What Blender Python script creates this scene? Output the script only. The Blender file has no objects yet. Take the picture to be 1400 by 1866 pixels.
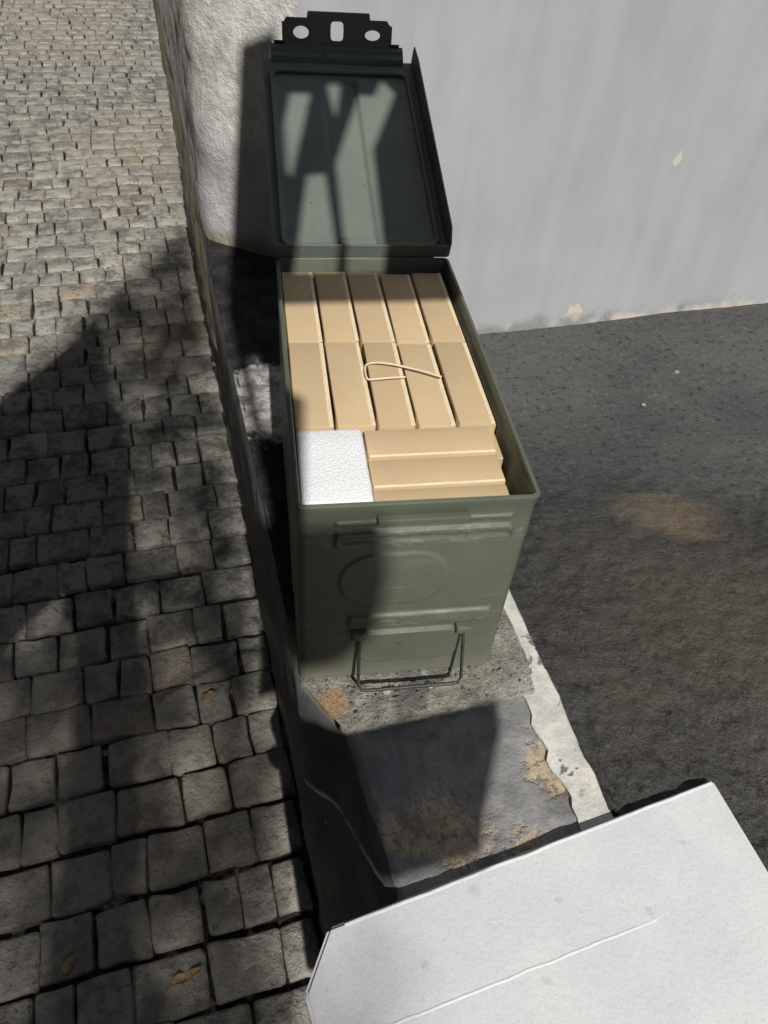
import bpy, bmesh, math, random
from mathutils import Vector, noise, Matrix

random.seed(7)
SC = bpy.context.scene
COL = SC.collection
R = math.radians

# ------------------------------------------------------------------ camera
cd = bpy.data.cameras.new('camera')
cam = bpy.data.objects.new('camera', cd)
COL.objects.link(cam)
SC.camera = cam
cam.location = (-0.0154, -0.3276, 0.5329)
cam.rotation_euler = (0.7708, -0.07092, -0.13664)
cd.sensor_fit = 'HORIZONTAL'
cd.sensor_width = 36.0
cd.lens = 36.0 * 1392.2 / 1400.0
cd.clip_start = 0.01
cd.clip_end = 400.0

# ------------------------------------------------------------------ light
SUN_AZ = R(3)       # from the front (-y), turned towards +x
SUN_EL = R(46)
S = Vector((math.cos(SUN_EL) * math.sin(SUN_AZ), -math.cos(SUN_EL) * math.cos(SUN_AZ), math.sin(SUN_EL)))
w = bpy.data.worlds.new('World')
SC.world = w
w.use_nodes = True
nt = w.node_tree
nt.nodes.clear()
wo = nt.nodes.new('ShaderNodeOutputWorld')
bg = nt.nodes.new('ShaderNodeBackground')
sk = nt.nodes.new('ShaderNodeTexSky')
sk.sky_type = 'NISHITA'
sk.sun_disc = False
sk.sun_elevation = SUN_EL
# sky rotation is measured clockwise from +y
sk.sun_rotation = math.atan2(S.x, S.y)
bg.inputs[1].default_value = 0.05
nt.links.new(sk.outputs[0], bg.inputs[0])
nt.links.new(bg.outputs[0], wo.inputs[0])

sd = bpy.data.lights.new('sun', 'SUN')
sd.energy = 5.0
sd.angle = R(0.55)
sd.color = (1.0, 0.965, 0.91)
so = bpy.data.objects.new('sun', sd)
COL.objects.link(so)
so.rotation_euler = S.to_track_quat('Z', 'Y').to_euler()
so.location = S * 5

SC.view_settings.view_transform = 'Standard'
SC.view_settings.look = 'None'
SC.view_settings.exposure = -0.2
SC.view_settings.gamma = 1.0
SC.view_settings.use_curve_mapping = False

# ------------------------------------------------------------------ helpers
def tag(o, label=None, cat=None, group=None, kind=None):
    if label: o['label'] = label
    if cat: o['category'] = cat
    if group: o['group'] = group
    if kind: o['kind'] = kind
    return o

def mobj(name, verts, faces, mat, parent=None, smooth=True):
    me = bpy.data.meshes.new(name)
    me.from_pydata([tuple(v) for v in verts], [], faces)
    me.validate()
    bm = bmesh.new(); bm.from_mesh(me)
    bmesh.ops.recalc_face_normals(bm, faces=bm.faces)
    bm.to_mesh(me); bm.free()
    if smooth:
        for p in me.polygons: p.use_smooth = True
    if mat: me.materials.append(mat)
    o = bpy.data.objects.new(name, me)
    COL.objects.link(o)
    o.parent = parent
    return o

def bobj(name, bm, mat, parent=None, smooth=False):
    me = bpy.data.meshes.new(name)
    bmesh.ops.recalc_face_normals(bm, faces=bm.faces)
    bm.to_mesh(me); bm.free()
    if smooth:
        for p in me.polygons: p.use_smooth = True
    me.materials.append(mat)
    o = bpy.data.objects.new(name, me)
    COL.objects.link(o)
    o.parent = parent
    return o

def empty(name, loc=(0, 0, 0), rot=(0, 0, 0)):
    o = bpy.data.objects.new(name, None)
    o.empty_display_size = 0.05
    o.location = loc; o.rotation_euler = rot
    COL.objects.link(o)
    return o

def sharp(o, deg=35):
    me = o.data
    for p in me.polygons: p.use_smooth = True
    me.set_sharp_from_angle(angle=R(deg))

def nz(x, y, z=0.0, s=1.0):
    return noise.noise(Vector((x * s, y * s, z * s)))

def fbm(x, y, z=0.0, s=1.0, o=4):
    return noise.fractal(Vector((x * s, y * s, z * s)), 0.9, 2.1, o)

def lerp(a, b, t): return a + (b - a) * t

def pl(poly, y):
    """x on a polyline [(x, y)...] sorted by y"""
    if y <= poly[0][1]:
        (x0, y0), (x1, y1) = poly[0], poly[1]
    elif y >= poly[-1][1]:
        (x0, y0), (x1, y1) = poly[-2], poly[-1]
    else:
        for (x0, y0), (x1, y1) in zip(poly, poly[1:]):
            if y0 <= y <= y1: break
    return lerp(x0, x1, (y - y0) / (y1 - y0))

def tube(bm, pts, r, seg=8, closed=False, radii=None):
    pts = [Vector(p) for p in pts]
    n = len(pts); rings = []
    up = Vector((0.13, 0.31, 0.94))
    for i, p in enumerate(pts):
        a = pts[(i - 1) % n] if (closed or i) else p
        b = pts[(i + 1) % n] if (closed or i < n - 1) else p
        t = (b - a).normalized()
        x = t.cross(up)
        if x.length < 1e-3: x = t.cross(Vector((1, 0, 0)))
        x.normalize(); y = t.cross(x)
        rr = radii[i] if radii else r
        rings.append([bm.verts.new(p + (x * math.cos(2 * math.pi * k / seg) + y * math.sin(2 * math.pi * k / seg)) * rr) for k in range(seg)])
    m = n if closed else n - 1
    for i in range(m):
        A, B = rings[i], rings[(i + 1) % n]
        for k in range(seg):
            bm.faces.new((A[k], A[(k + 1) % seg], B[(k + 1) % seg], B[k]))
    if not closed:
        bm.faces.new(rings[0]); bm.faces.new(rings[-1])

def box_bm(bm, x0, x1, y0, y1, z0, z1, bev=0.0, seg=2):
    r = bmesh.ops.create_cube(bm, size=1.0)
    vs = r['verts']
    for v in vs:
        v.co = Vector((lerp(x0, x1, v.co.x + .5), lerp(y0, y1, v.co.y + .5), lerp(z0, z1, v.co.z + .5)))
    if bev:
        es = list({e for v in vs for e in v.link_edges})
        bmesh.ops.bevel(bm, geom=es, offset=bev, segments=seg, affect='EDGES', profile=0.5)

def smooth_poly(pts, it=1):
    for _ in range(it):
        q = []
        for a, b in zip(pts, pts[1:]):
            a, b = Vector(a), Vector(b)
            q += [a.lerp(b, .25), a.lerp(b, .75)]
        pts = [Vector(pts[0])] + q + [Vector(pts[-1])]
    return pts

ZF = .003           # top of the foam sheet
def low(x, y):
    f_ = (.5329 - ZF) / (.5329 - .03)
    return (-.0154 + (x + .0154) * f_, -.3276 + (y + .3276) * f_)

# ------------------------------------------------------------------ materials
class NT:
    def __init__(s, name, rough=0.8, spec=0.3):
        s.m = bpy.data.materials.new(name); s.m.use_nodes = True
        s.t = s.m.node_tree; s.n = s.t.nodes; s.l = s.t.links
        s.b = s.n['Principled BSDF']
        s.b.inputs['Roughness'].default_value = rough
        s.b.inputs['Specular IOR Level'].default_value = spec
        g = s.n.new('ShaderNodeNewGeometry'); s.pos = g.outputs['Position']
        s.obj = s.n.new('ShaderNodeTexCoord').outputs['Object']
        s.rand = s.n.new('ShaderNodeObjectInfo').outputs['Random']
    def link(s, v, sock):
        if isinstance(v, (int, float)): sock.default_value = v
        elif isinstance(v, tuple): sock.default_value = (*v, 1.0) if len(v) == 3 and sock.type == 'RGBA' else v
        else: s.l.new(v, sock)
    def noise(s, scale, detail=4, rough=.6, co=None, dist=0.0, w=None):
        n = s.n.new('ShaderNodeTexNoise')
        if w is not None:
            n.noise_dimensions = '4D'; s.link(w, n.inputs['W'])
        n.inputs['Scale'].default_value = scale; n.inputs['Detail'].default_value = detail
        n.inputs['Roughness'].default_value = rough; n.inputs['Distortion'].default_value = dist
        s.l.new(co if co is not None else s.pos, n.inputs['Vector'])
        return n.outputs['Fac']
    def vor(s, scale, feat='F1', co=None, out='Distance'):
        n = s.n.new('ShaderNodeTexVoronoi'); n.feature = feat
        n.inputs['Scale'].default_value = scale
        s.l.new(co if co is not None else s.pos, n.inputs['Vector'])
        return n.outputs[out]
    def ramp(s, v, a, b, lo=0.0, hi=1.0):
        n = s.n.new('ShaderNodeMapRange'); n.interpolation_type = 'SMOOTHSTEP'
        s.link(v, n.inputs[0]); n.inputs[1].default_value = a; n.inputs[2].default_value = b
        n.inputs[3].default_value = lo; n.inputs[4].default_value = hi
        return n.outputs[0]
    def math(s, op, a, b=0.0):
        n = s.n.new('ShaderNodeMath'); n.operation = op
        s.link(a, n.inputs[0]); s.link(b, n.inputs[1])
        return n.outputs[0]
    def mix(s, f, a, b):
        n = s.n.new('ShaderNodeMix'); n.data_type = 'RGBA'
        s.link(f, n.inputs[0]); s.link(a, n.inputs[6]); s.link(b, n.inputs[7])
        return n.outputs[2]
    def mapping(s, co, scale=(1, 1, 1), loc=(0, 0, 0), rot=(0, 0, 0)):
        n = s.n.new('ShaderNodeMapping')
        s.l.new(co, n.inputs['Vector'])
        n.inputs['Location'].default_value = loc; n.inputs['Rotation'].default_value = rot; n.inputs['Scale'].default_value = scale
        return n.outputs[0]
    def sep(s, co):
        n = s.n.new('ShaderNodeSeparateXYZ'); s.l.new(co, n.inputs[0]); return n.outputs
    def blob(s, c, r, wob=.35, scale=30, soft=.35):
        """a patch with an uneven outline round a point of the surface: 1 inside, 0 outside"""
        n = s.n.new('ShaderNodeVectorMath'); n.operation = 'DISTANCE'
        s.l.new(s.pos, n.inputs[0]); n.inputs[1].default_value = c
        d = s.math('DIVIDE', n.outputs['Value'], r)
        d = s.math('ADD', d, s.math('MULTIPLY', s.math('SUBTRACT', s.noise(scale, 4, .65), .5), wob * 4))
        return s.ramp(d, 1.0 - soft, 1.0 + soft, 1.0, 0.0)
    def bump(s, h, strength=.5, dist=.002):
        n = s.n.new('ShaderNodeBump')
        n.inputs['Strength'].default_value = strength; n.inputs['Distance'].default_value = dist
        s.l.new(h, n.inputs['Height'])
        if s.b.inputs['Normal'].links: s.l.new(s.b.inputs['Normal'].links[0].from_socket, n.inputs['Normal'])
        s.l.new(n.outputs[0], s.b.inputs['Normal'])
    def color(s, c): s.link(c, s.b.inputs['Base Color'])
    def rough(s, c): s.link(c, s.b.inputs['Roughness'])

def mat_sett():
    k = NT('worn_stone', .62, .35)
    wv = k.math('MULTIPLY', k.rand, 50.0)
    base = k.mix(k.rand, (.33, .322, .285), (.48, .455, .395))
    r2 = k.math('FRACT', k.math('MULTIPLY', k.rand, 17.3))
    base = k.mix(k.ramp(r2, .82, .99, 0, .7), base, (.36, .28, .20))
    n1 = k.noise(24, 6, .7, w=wv)
    base = k.mix(k.ramp(n1, .44, .60, 0, .85), base, (.15, .145, .138))
    n2 = k.noise(110, 5, .75)
    base = k.mix(k.ramp(n2, .44, .32, 0, .9), base, (.055, .054, .050))
    base = k.mix(k.ramp(k.noise(45, 5, .7), .58, .72, 0, .55), base, (.20, .20, .15))
    base = k.mix(k.ramp(n2, .54, .72, 0, .7), base, (.45, .42, .36))
    big = k.noise(1.6, 3, .5)
    base = k.mix(k.ramp(big, .45, .7, 0, .35), base, (.46, .39, .31))
    k.color(base)
    k.rough(k.ramp(n1, .3, .7, .5, .8))
    k.bump(k.noise(34, 6, .72, w=wv), 1.0, .009)
    k.bump(k.noise(150, 4, .7), .9, .004)
    return k.m

def mat_joint():
    k = NT('joint_sand', .95, .1)
    n = k.noise(60, 5, .7)
    c = k.mix(k.ramp(n, .4, .7), (.020, .018, .016), (.075, .066, .054))
    c = k.mix(k.ramp(k.noise(14, 4, .65), .56, .64, 0, .9), c, (.40, .36, .29))
    c = k.mix(k.ramp(k.noise(5, 4, .6, k.mapping(k.pos, loc=(3, 1, 0))), .60, .70, 0, .7), c, (.05, .065, .025))
    k.color(c)
    k.bump(k.noise(260, 3), .8, .003)
    return k.m

def mat_wallpaint():
    k = NT('grey_wall_paint', .75, .25)
    xyz = k.sep(k.pos)
    st = k.mapping(k.pos, (22, 22, 4))
    c = k.mix(k.ramp(k.noise(1.0, 5, .6, st), .3, .75), (.375, .385, .402), (.425, .435, .452))
    c = k.mix(k.ramp(k.noise(3.2, 5, .6), .5, .75, 0, .35), c, (.47, .47, .465))
    # flaked spots
    fl = k.ramp(k.noise(34, 5, .7), .735, .755)
    c = k.mix(fl, c, (.70, .66, .57))
    # flaking along the foot of the yard-side wall
    zb = k.math('ADD', xyz[2], k.math('MULTIPLY', k.noise(16, 5, .7), .10))
    foot = k.ramp(zb, -.108, -.085, 1, 0)
    gate = k.ramp(k.noise(9, 4, .6), .46, .56)
    c = k.mix(k.math('MULTIPLY', foot, gate), c, (.60, .53, .42))
    c = k.mix(k.blob((.50, .74, -.130), .015, .9, 70, .2), c, (.58, .54, .44))
    c = k.mix(k.blob((.60, .76, .12), .009, .7, 80, .2), c, (.60, .55, .44))
    # the street side has lost its paint: pale render with remains of grey paint
    side = k.ramp(k.math('ADD', xyz[0], k.math('MULTIPLY', k.math('SUBTRACT', k.noise(14, 5, .7), .5), .06)), .030, .042, 1, 0)
    rend = k.mix(k.ramp(k.noise(28, 5, .75), .35, .65), (.46, .455, .45), (.70, .675, .63))
    up = k.ramp(k.math('ADD', xyz[2], k.math('MULTIPLY', k.noise(11, 5, .7), .35)), .30, .36)
    rend = k.mix(up, k.mix(k.ramp(k.noise(40, 4), .3, .7), (.43, .42, .44), (.54, .53, .53)), rend)
    rend = k.mix(k.ramp(k.noise(8, 5, .6, dist=.6), .62, .66, 0, .8), rend, (.27, .26, .28))
    lowp = k.ramp(k.math('ADD', xyz[2], k.math('MULTIPLY', k.noise(14, 4, .7), .06)), .035, .055, 1, 0)
    rend = k.mix(lowp, rend, (.36, .33, .25))
    c = k.mix(side, c, rend)
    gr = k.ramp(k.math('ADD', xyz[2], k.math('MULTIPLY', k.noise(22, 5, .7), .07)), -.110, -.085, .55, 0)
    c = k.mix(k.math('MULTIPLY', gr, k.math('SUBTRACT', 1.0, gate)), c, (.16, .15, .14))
    k.color(c)
    k.bump(k.noise(1, 5, .6, k.mapping(k.pos, (30, 30, 9))), .07, .005)
    k.bump(k.noise(1, 4, .7, k.mapping(k.pos, (110, 110, 45))), .22, .0018)
    bs = k.math('MULTIPLY', k.noise(60, 5, .75), side)
    k.bump(bs, .8, .006)
    return k.m

def mat_asphalt():
    k = NT('dark_asphalt', .85, .25)
    n1 = k.noise(3.5, 5, .6)
    c = k.mix(k.ramp(n1, .3, .7), (.068, .069, .069), (.105, .106, .102))
    c = k.mix(k.ramp(k.noise(150, 5, .75), .54, .68, 0, .8), c, (.175, .17, .155))
    c = k.mix(k.ramp(k.vor(210), .28, .12, 0, .4), c, (.16, .155, .14))
    c = k.mix(k.ramp(k.noise(80, 5, .75), .53, .66, 0, .8), c, (.02, .02, .02))
    dust = k.math('MAXIMUM', k.math('MULTIPLY', k.blob((.440, .222, -.086), .050, .5, 26, .8), .62),
                  k.math('MULTIPLY', k.blob((.40, .04, -.045), .15, .3, 9, .9), .24))
    dust = k.math('MAXIMUM', dust, k.math('MULTIPLY', k.blob((.60, .10, -.08), .12, .3, 11, .9), .1))
    c = k.mix(dust, c, (.31, .235, .15))
    c = k.mix(k.ramp(k.noise(5.5, 4, .6), .56, .75, 0, .12), c, (.22, .17, .115))
    k.color(c)
    xyz = k.sep(k.pos)
    rg = k.math('MULTIPLY', k.noise(62, 6, .75), k.ramp(k.math('ADD', xyz[1], k.math('MULTIPLY', k.noise(6, 3), .3)), .30, .50, 1.0, .18))
    k.bump(rg, 1.0, .022)
    ck = k.vor(7, 'DISTANCE_TO_EDGE', k.mapping(k.pos, (1, 1, 0)))
    ckm = k.math('MULTIPLY', k.ramp(k.math('ADD', ck, k.math('MULTIPLY', k.math('SUBTRACT', k.noise(40, 4, .7), .5), .10)), .0, .02, 1, 0), k.ramp(xyz[1], -.02, .06, 1, 0))
    k.color(k.mix(k.math('MULTIPLY', ckm, .3), c, (.015, .014, .013)))
    k.bump(k.noise(300, 3, .7), .5, .0015)
    return k.m

def mat_ledgepaint():
    """flaking dark grey paint over tan render"""
    k = NT('dark_flaking_paint', .8, .25)
    n1 = k.noise(22, 5, .65)
    c = k.mix(k.ramp(n1, .3, .7), (.16, .16, .162), (.29, .285, .278))
    st = k.mapping(k.pos, (60, 14, 60), rot=(0, 0, R(-14)))
    c = k.mix(k.ramp(k.noise(1, 5, .65, st), .6, .75, 0, .55), c, (.035, .034, .034))
    tan = k.math('MAXIMUM', k.ramp(k.noise(17, 5, .6, dist=.4), .645, .665), k.blob((.185, -.085, -.012), .020, .9, 60, .3))
    tan = k.math('MAXIMUM', tan, k.blob((.095, -.125, -.012), .026, .9, 45, .4))
    tan = k.math('MAXIMUM', tan, k.blob((.060, -.125, -.012), .014, .9, 45, .4))
    tan = k.math('MAXIMUM', tan, k.blob((.205, -.055, -.012), .012, .9, 60, .3))
    tan = k.math('MAXIMUM', tan, k.blob((.150, -.150, -.012), .018, .9, 55, .3))
    tc = k.mix(k.ramp(k.noise(70, 4, .7), .35, .65), (.33, .255, .17), (.46, .38, .28))
    tan = k.math('MULTIPLY', tan, k.ramp(k.noise(95, 5, .75), .34, .46, .25, 1))
    c = k.mix(k.ramp(k.noise(13, 5, .7), .52, .66, 0, .7), c, (.36, .345, .315))
    c = k.mix(tan, c, tc)
    k.color(c)
    k.bump(k.math('SUBTRACT', k.noise(40, 5, .7), k.math('MULTIPLY', tan, .35)), .9, .005)
    k.bump(k.noise(1, 4, .6, st), .5, .004)
    return k.m

def mat_wallface():
    k = NT('dark_plinth_paint', .6, .3)
    st = k.mapping(k.pos, (30, 4, 30))
    c = k.mix(k.ramp(k.noise(1, 5, .6, st), .3, .7), (.060, .061, .064), (.115, .115, .118))
    c = k.mix(k.ramp(k.noise(45, 5, .7), .66, .70), c, (.42, .41, .38))
    c = k.mix(k.ramp(k.noise(6, 4, .6), .5, .7, 0, .5), c, (.05, .05, .05))
    k.color(c)
    k.bump(k.noise(1, 5, .65, st), .6, .005)
    k.bump(k.noise(60, 4, .7), .4, .003)
    return k.m

def mat_concrete():
    k = NT('pale_rough_concrete', .9, .15)
    n = k.noise(55, 6, .75)
    c = k.mix(k.ramp(n, .35, .65), (.21, .20, .165), (.40, .385, .335))
    c = k.mix(k.ramp(k.noise(16, 5, .6), .54, .66, 0, .75), c, (.13, .128, .125))
    c = k.mix(k.blob((.025, -.022, 0), .013, .5, 70, .3), c, (.42, .29, .16))
    c = k.mix(k.ramp(k.noise(130, 4, .7), .62, .7, 0, .8), c, (.07, .065, .06))
    c = k.mix(k.ramp(k.noise(8, 5, .6), .6, .7, 0, .6), c, (.60, .58, .53))
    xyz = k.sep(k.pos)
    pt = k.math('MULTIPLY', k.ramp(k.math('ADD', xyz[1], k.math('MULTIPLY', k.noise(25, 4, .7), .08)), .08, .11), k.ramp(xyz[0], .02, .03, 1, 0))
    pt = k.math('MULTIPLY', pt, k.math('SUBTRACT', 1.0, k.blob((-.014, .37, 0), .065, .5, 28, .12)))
    c = k.mix(k.blob((-.014, .37, 0), .065, .5, 28, .12), c, k.mix(k.ramp(k.noise(60, 5, .7), .4, .6), (.30, .29, .28), (.62, .60, .56)))  # sunlit spot beside the can put into the colour as paler plaster
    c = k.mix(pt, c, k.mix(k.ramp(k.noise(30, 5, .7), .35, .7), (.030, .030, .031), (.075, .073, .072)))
    k.color(c)
    k.bump(n, 1.0, .009)
    k.bump(k.noise(190, 4, .7), 1.0, .004)
    return k.m

def mat_paleedge():
    k = NT('pale_edge_render', .85, .2)
    n = k.noise(40, 5, .7)
    c = k.mix(k.ramp(n, .35, .65), (.46, .455, .42), (.64, .625, .57))
    c = k.mix(k.ramp(k.noise(26, 5, .65, dist=.4), .60, .63), c, (.17, .17, .17))
    c = k.mix(k.ramp(k.noise(12, 4, .6), .60, .68, 0, .8), c, (.55, .45, .31))
    k.color(c)
    k.bump(n, .8, .004)
    return k.m

def mat_green(name='olive_green_paint', A=(.088, .103, .074), B=(.116, .132, .094), W1=(.18, .185, .14), W2=(.22, .22, .17), RO=(.34, .58), SP=.45):
    k = NT(name, .42, SP)
    n = k.noise(9, 4, .6)
    c = k.mix(k.ramp(n, .3, .7), A, B)
    st = k.mapping(k.obj, (18, 18, 90))
    c = k.mix(k.ramp(k.noise(1, 5, .7, st), .56, .75, 0, .45), c, W1)
    c = k.mix(k.ramp(k.noise(75, 6, .75), .655, .675, 0, .8), c, (.05, .042, .03))
    c = k.mix(k.ramp(k.noise(120, 6, .75, k.mapping(k.obj, (1, 1, .5))), .67, .685, 0, .85), c, (.33, .33, .29))
    oz = k.sep(k.obj)[2]
    ft = k.ramp(k.math('ADD', oz, k.math('MULTIPLY', k.noise(35, 4, .7), .03)), .012, .045, .65 if SP > .3 else 0.0, 0)
    c = k.mix(ft, c, (.21, .20, .15))
    rib = k.math('MAXIMUM', k.math('MULTIPLY', k.ramp(oz, .154, .160), k.ramp(oz, .174, .180, 1, 0)), k.math('MULTIPLY', k.ramp(oz, .064, .070), k.ramp(oz, .080, .086, 1, 0)))
    rib = k.math('MULTIPLY', rib, k.ramp(k.noise(1, 6, .75, k.mapping(k.obj, (70, 70, 330))), .50, .60, 0, .42))
    c = k.mix(rib, c, (.25, .25, .195))
    st2 = k.mapping(k.obj, (14, 14, 160))
    c = k.mix(k.ramp(k.noise(1, 5, .7, st2), .60, .72, 0, .4), c, W2)
    k.color(c)
    k.rough(k.ramp(k.noise(30, 4, .7), .3, .7, *RO))
    k.b.inputs['IOR'].default_value = 1.5 if SP > .3 else 1.3
    sc = k.ramp(k.noise(1, 3, .5, k.mapping(k.obj, (20, 20, 500), rot=(0, R(24), 0))), .705, .72, 0, .55)
    c = k.mix(sc, c, (.26, .27, .23)); k.color(c)
    k.bump(k.noise(22, 3, .5), .12, .004)
    k.bump(k.noise(300, 3, .6), .10, .0008)
    return k.m

def mat_cardboard():
    k = NT('kraft_cardboard', .85, .15)
    wv = k.math('MULTIPLY', k.rand, 40.0)
    c = k.mix(k.rand, (.50, .375, .225), (.58, .44, .27))
    c = k.mix(k.ramp(k.noise(16, 5, .6, w=wv), .45, .7, 0, .3), c, (.44, .32, .18))
    c = k.mix(k.ramp(k.noise(60, 4, .65, w=wv), .55, .8, 0, .35), c, (.64, .50, .32))
    k.color(c)
    k.bump(k.noise(25, 3, .5, w=wv), .25, .003)
    k.bump(k.noise(400, 2), .15, .0006)
    return k.m

def mat_foam():
    k = NT('white_foam', .75, .25)
    v = k.vor(330, 'DISTANCE_TO_EDGE')
    n = k.noise(9, 4, .6)
    c = k.mix(k.ramp(n, .35, .7), (.60, .605, .62), (.67, .67, .675))
    c = k.mix(k.ramp(k.noise(55, 4, .7), .66, .76, 0, .5), c, (.40, .40, .41))
    c = k.mix(k.ramp(k.noise(420, 3, .7), .5, .72, 0, .35), c, (.42, .42, .44))
    c = k.mix(k.ramp(k.noise(4, 4, .6), .55, .75, 0, .25), c, (.50, .49, .47))
    for bx_, by_, br_ in ((.098, -.178, .0040), (.150, -.190, .0030), (.206, -.203, .0034), (.060, -.215, .0030), (.245, -.165, .0026), (.13, -.232, .0030)):
        c = k.mix(k.math('MULTIPLY', k.blob((*low(bx_, by_), .003), br_ * .75, .9, 260, .6), .35), c, (.36, .36, .37))
    k.color(c)
    k.bump(k.ramp(v, 0, .25), .07, .0008)
    k.bump(k.noise(130, 4, .7), .22, .002)
    k.bump(k.noise(12, 3, .6), .2, .006)
    return k.m

def mat_beadfoam():
    k = NT('white_bead_foam', .8, .2)
    v = k.vor(620)
    k.color(k.mix(k.ramp(v, 0.35, .75), (.84, .84, .85), (.72, .73, .745)))
    k.bump(k.ramp(v, .2, .8, 1, 0), .30, .0010)
    return k.m

def mat_plain(name, col, rough=.7, var=.25, scale=40, spec=.3):
    k = NT(name, rough, spec)
    d = tuple(x * (1 - var) for x in col); l = tuple(min(1, x * (1 + var)) for x in col)
    k.color(k.mix(k.ramp(k.noise(scale, 4, .65), .3, .7), d, l))
    k.bump(k.noise(scale * 4, 4, .65), .4, .002)
    return k.m

M = dict(sett=mat_sett(), joint=mat_joint(), wall=mat_wallpaint(), asphalt=mat_asphalt(), ledge=mat_ledgepaint(),
         face=mat_wallface(), conc=mat_concrete(), pale=mat_paleedge(), green=mat_green(), inner=mat_green('grey_green_lid_paint', (.134, .152, .134), (.162, .182, .160), (.172, .19, .165), (.18, .198, .175), (.55, .75), .28),
         card=mat_cardboard(), foam=mat_foam(), bead=mat_beadfoam(),
         steel=mat_plain('dark_wire_steel', (.035, .037, .032), .45, .4, 60, .5),
         rubber=mat_plain('black_rubber', (.02, .021, .02), .6, .2),
         lit_edge=mat_plain('lit_kraft_edge', (.76, .63, .43), .85, .06, 90, .15),
         panel_dark=mat_plain('dark_shade_panel', (.03, .03, .032), .9, .3, 30, .1),
         twine=mat_plain('pale_twine', (.74, .58, .43), .8, .1, 200),
         bark=mat_plain('grey_bark', (.10, .085, .065), .9, .4, 20, .1),
         leaf=mat_plain('green_leaf', (.05, .085, .025), .55, .35, 10, .3),
         dry=mat_plain('dry_leaf', (.42, .28, .15), .75, .4, 60, .2),
         pebble=mat_plain('pale_pebble', (.33, .31, .27), .85, .3, 80, .2),
         ridge=mat_plain('lit_ridge_foam', (.76, .76, .77), .6, .03, 40),  # highlight along the foam's ridge and lip put into the colour
         film=mat_plain('clear_film_scrap', (.62, .63, .63), .25, .1, 30, .6))

# ================================================================== SETTING
ZS = -0.45       # street
ZY = -0.15       # yard behind the low wall
FOOT = [(.09, -.75), (.046, -.3), (.02, -.062), (.002, .105), (-.021, .281), (-.069, .70), (-.199, 1.69), (-.282, 2.6), (-.426, 4.05), (-1.0, 9.5)]
TOPE = [(.125, -.75), (.072, -.3), (.049, -.151), (.037, -.084), (.030, -.046), (-.001, .0), (-.031, .242), (-.089, .684), (-.095, .78), (-.232, 2.05), (-.47, 4.2), (-1.02, 9.5)]
RIGHT = [(.29, -.75), (.245, -.30), (.220, -.125), (.209, -.039), (.196, .076), (.180, .25), (.165, .70)]

# ---- street: sand bed with stones set in courses
street = mobj('street', [(-30, -30, ZS - .0125), (6, -30, ZS - .0125), (6, 40, ZS - .0125), (-30, 40, ZS - .0125)], [(0, 1, 2, 3)], M['joint'])
tag(street, kind='structure')

def sett_mesh(i, lx, ly):
    rnd = random.Random(100 + i)
    n = 4
    pts = []
    # rounded, uneven outline with 16 points
    out = []
    for (sx, sy, tx, ty) in ((-1, -1, 1, 0), (1, -1, 0, 1), (1, 1, -1, 0), (-1, 1, 0, -1)):
        cx = sx * lx / 2; cy = sy * ly / 2
        c = .002 + rnd.random() * .004
        e = Vector((cx, cy)) + Vector(((rnd.random() - .5) * .005, (rnd.random() - .5) * .005))
        into = Vector((-tx, -ty)) if False else None
        pv = {(-1, -1): ((0, 1), (1, 0)), (1, -1): ((-1, 0), (0, 1)), (1, 1): ((0, -1), (-1, 0)), (-1, 1): ((1, 0), (0, -1))}[(sx, sy)]
        a, b = Vector(pv[0]), Vector(pv[1])
        out.append(e + a * c); out.append(e + (a + b) * c * .28); out.append(e + b * c)
        nxt = {(1, 0): lx, (-1, 0): lx, (0, 1): ly, (0, -1): ly}[tuple(int(q) for q in b)]
        out.append(e + b * nxt * .5 + Vector((-b.y, b.x)) * (rnd.random() - .4) * .004)
    m = len(out)
    V = []; Fc = []
    for k, (sc, z) in enumerate(((1.0, -.03), (1.0, -.0040), (.975, -.0006), (.86, .0006))):
        for q in out:
            V.append((q.x * sc, q.y * sc, z + (rnd.random() - .5) * (.0022 if k > 1 else 0)))
    for k in range(3):
        for j in range(m):
            Fc.append((k * m + j, k * m + (j + 1) % m, (k + 1) * m + (j + 1) % m, (k + 1) * m + j))
    V.append((0, 0, .0004 + rnd.random() * .002))
    for j in range(m):
        Fc.append((3 * m + j, 3 * m + (j + 1) % m, len(V) - 1))
    me = bpy.data.meshes.new('paving_stone')
    me.from_pydata(V, [], Fc)
    bm = bmesh.new(); bm.from_mesh(me); bmesh.ops.recalc_face_normals(bm, faces=bm.faces); bm.to_mesh(me); bm.free()
    for p in me.polygons: p.use_smooth = True
    me.materials.append(M['sett'])
    return me

WID = [.040, .048, .057, .066, .080]
SETTS = [[sett_mesh(i * 5 + j, wd, .0625) for j in range(5)] for i, wd in enumerate(WID)]
rnd = random.Random(3)
spots = []
ROT = R(8.5)
cu, su = math.cos(ROT), math.sin(ROT)
row = -9
ROWH = .0685
while row < 142:
    v = row * ROWH
    # u runs from the foot of the low wall to the left, v along the street
    # find u at the foot for this row
    uu = 0.0
    for _ in range(6):
        x = uu * cu - v * su; y = uu * su + v * cu
        uu += pl(FOOT, y) - x
    uu -= .006
    lim = -1.05 - max(0, v) * .42
    first = True
    while uu > lim:
        k = rnd.choice((0, 1, 2, 2, 3, 3, 4)) if not first else rnd.choice((0, 2, 4))
        first = False
        wd = WID[k]
        c = uu - wd / 2
        vv = v + .0035 * math.sin(c * 5 + row) + (rnd.random() - .5) * .002
        spots.append((c * cu - vv * su, c * su + vv * cu, k))
        uu -= wd + .0030
    row += 1
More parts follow.
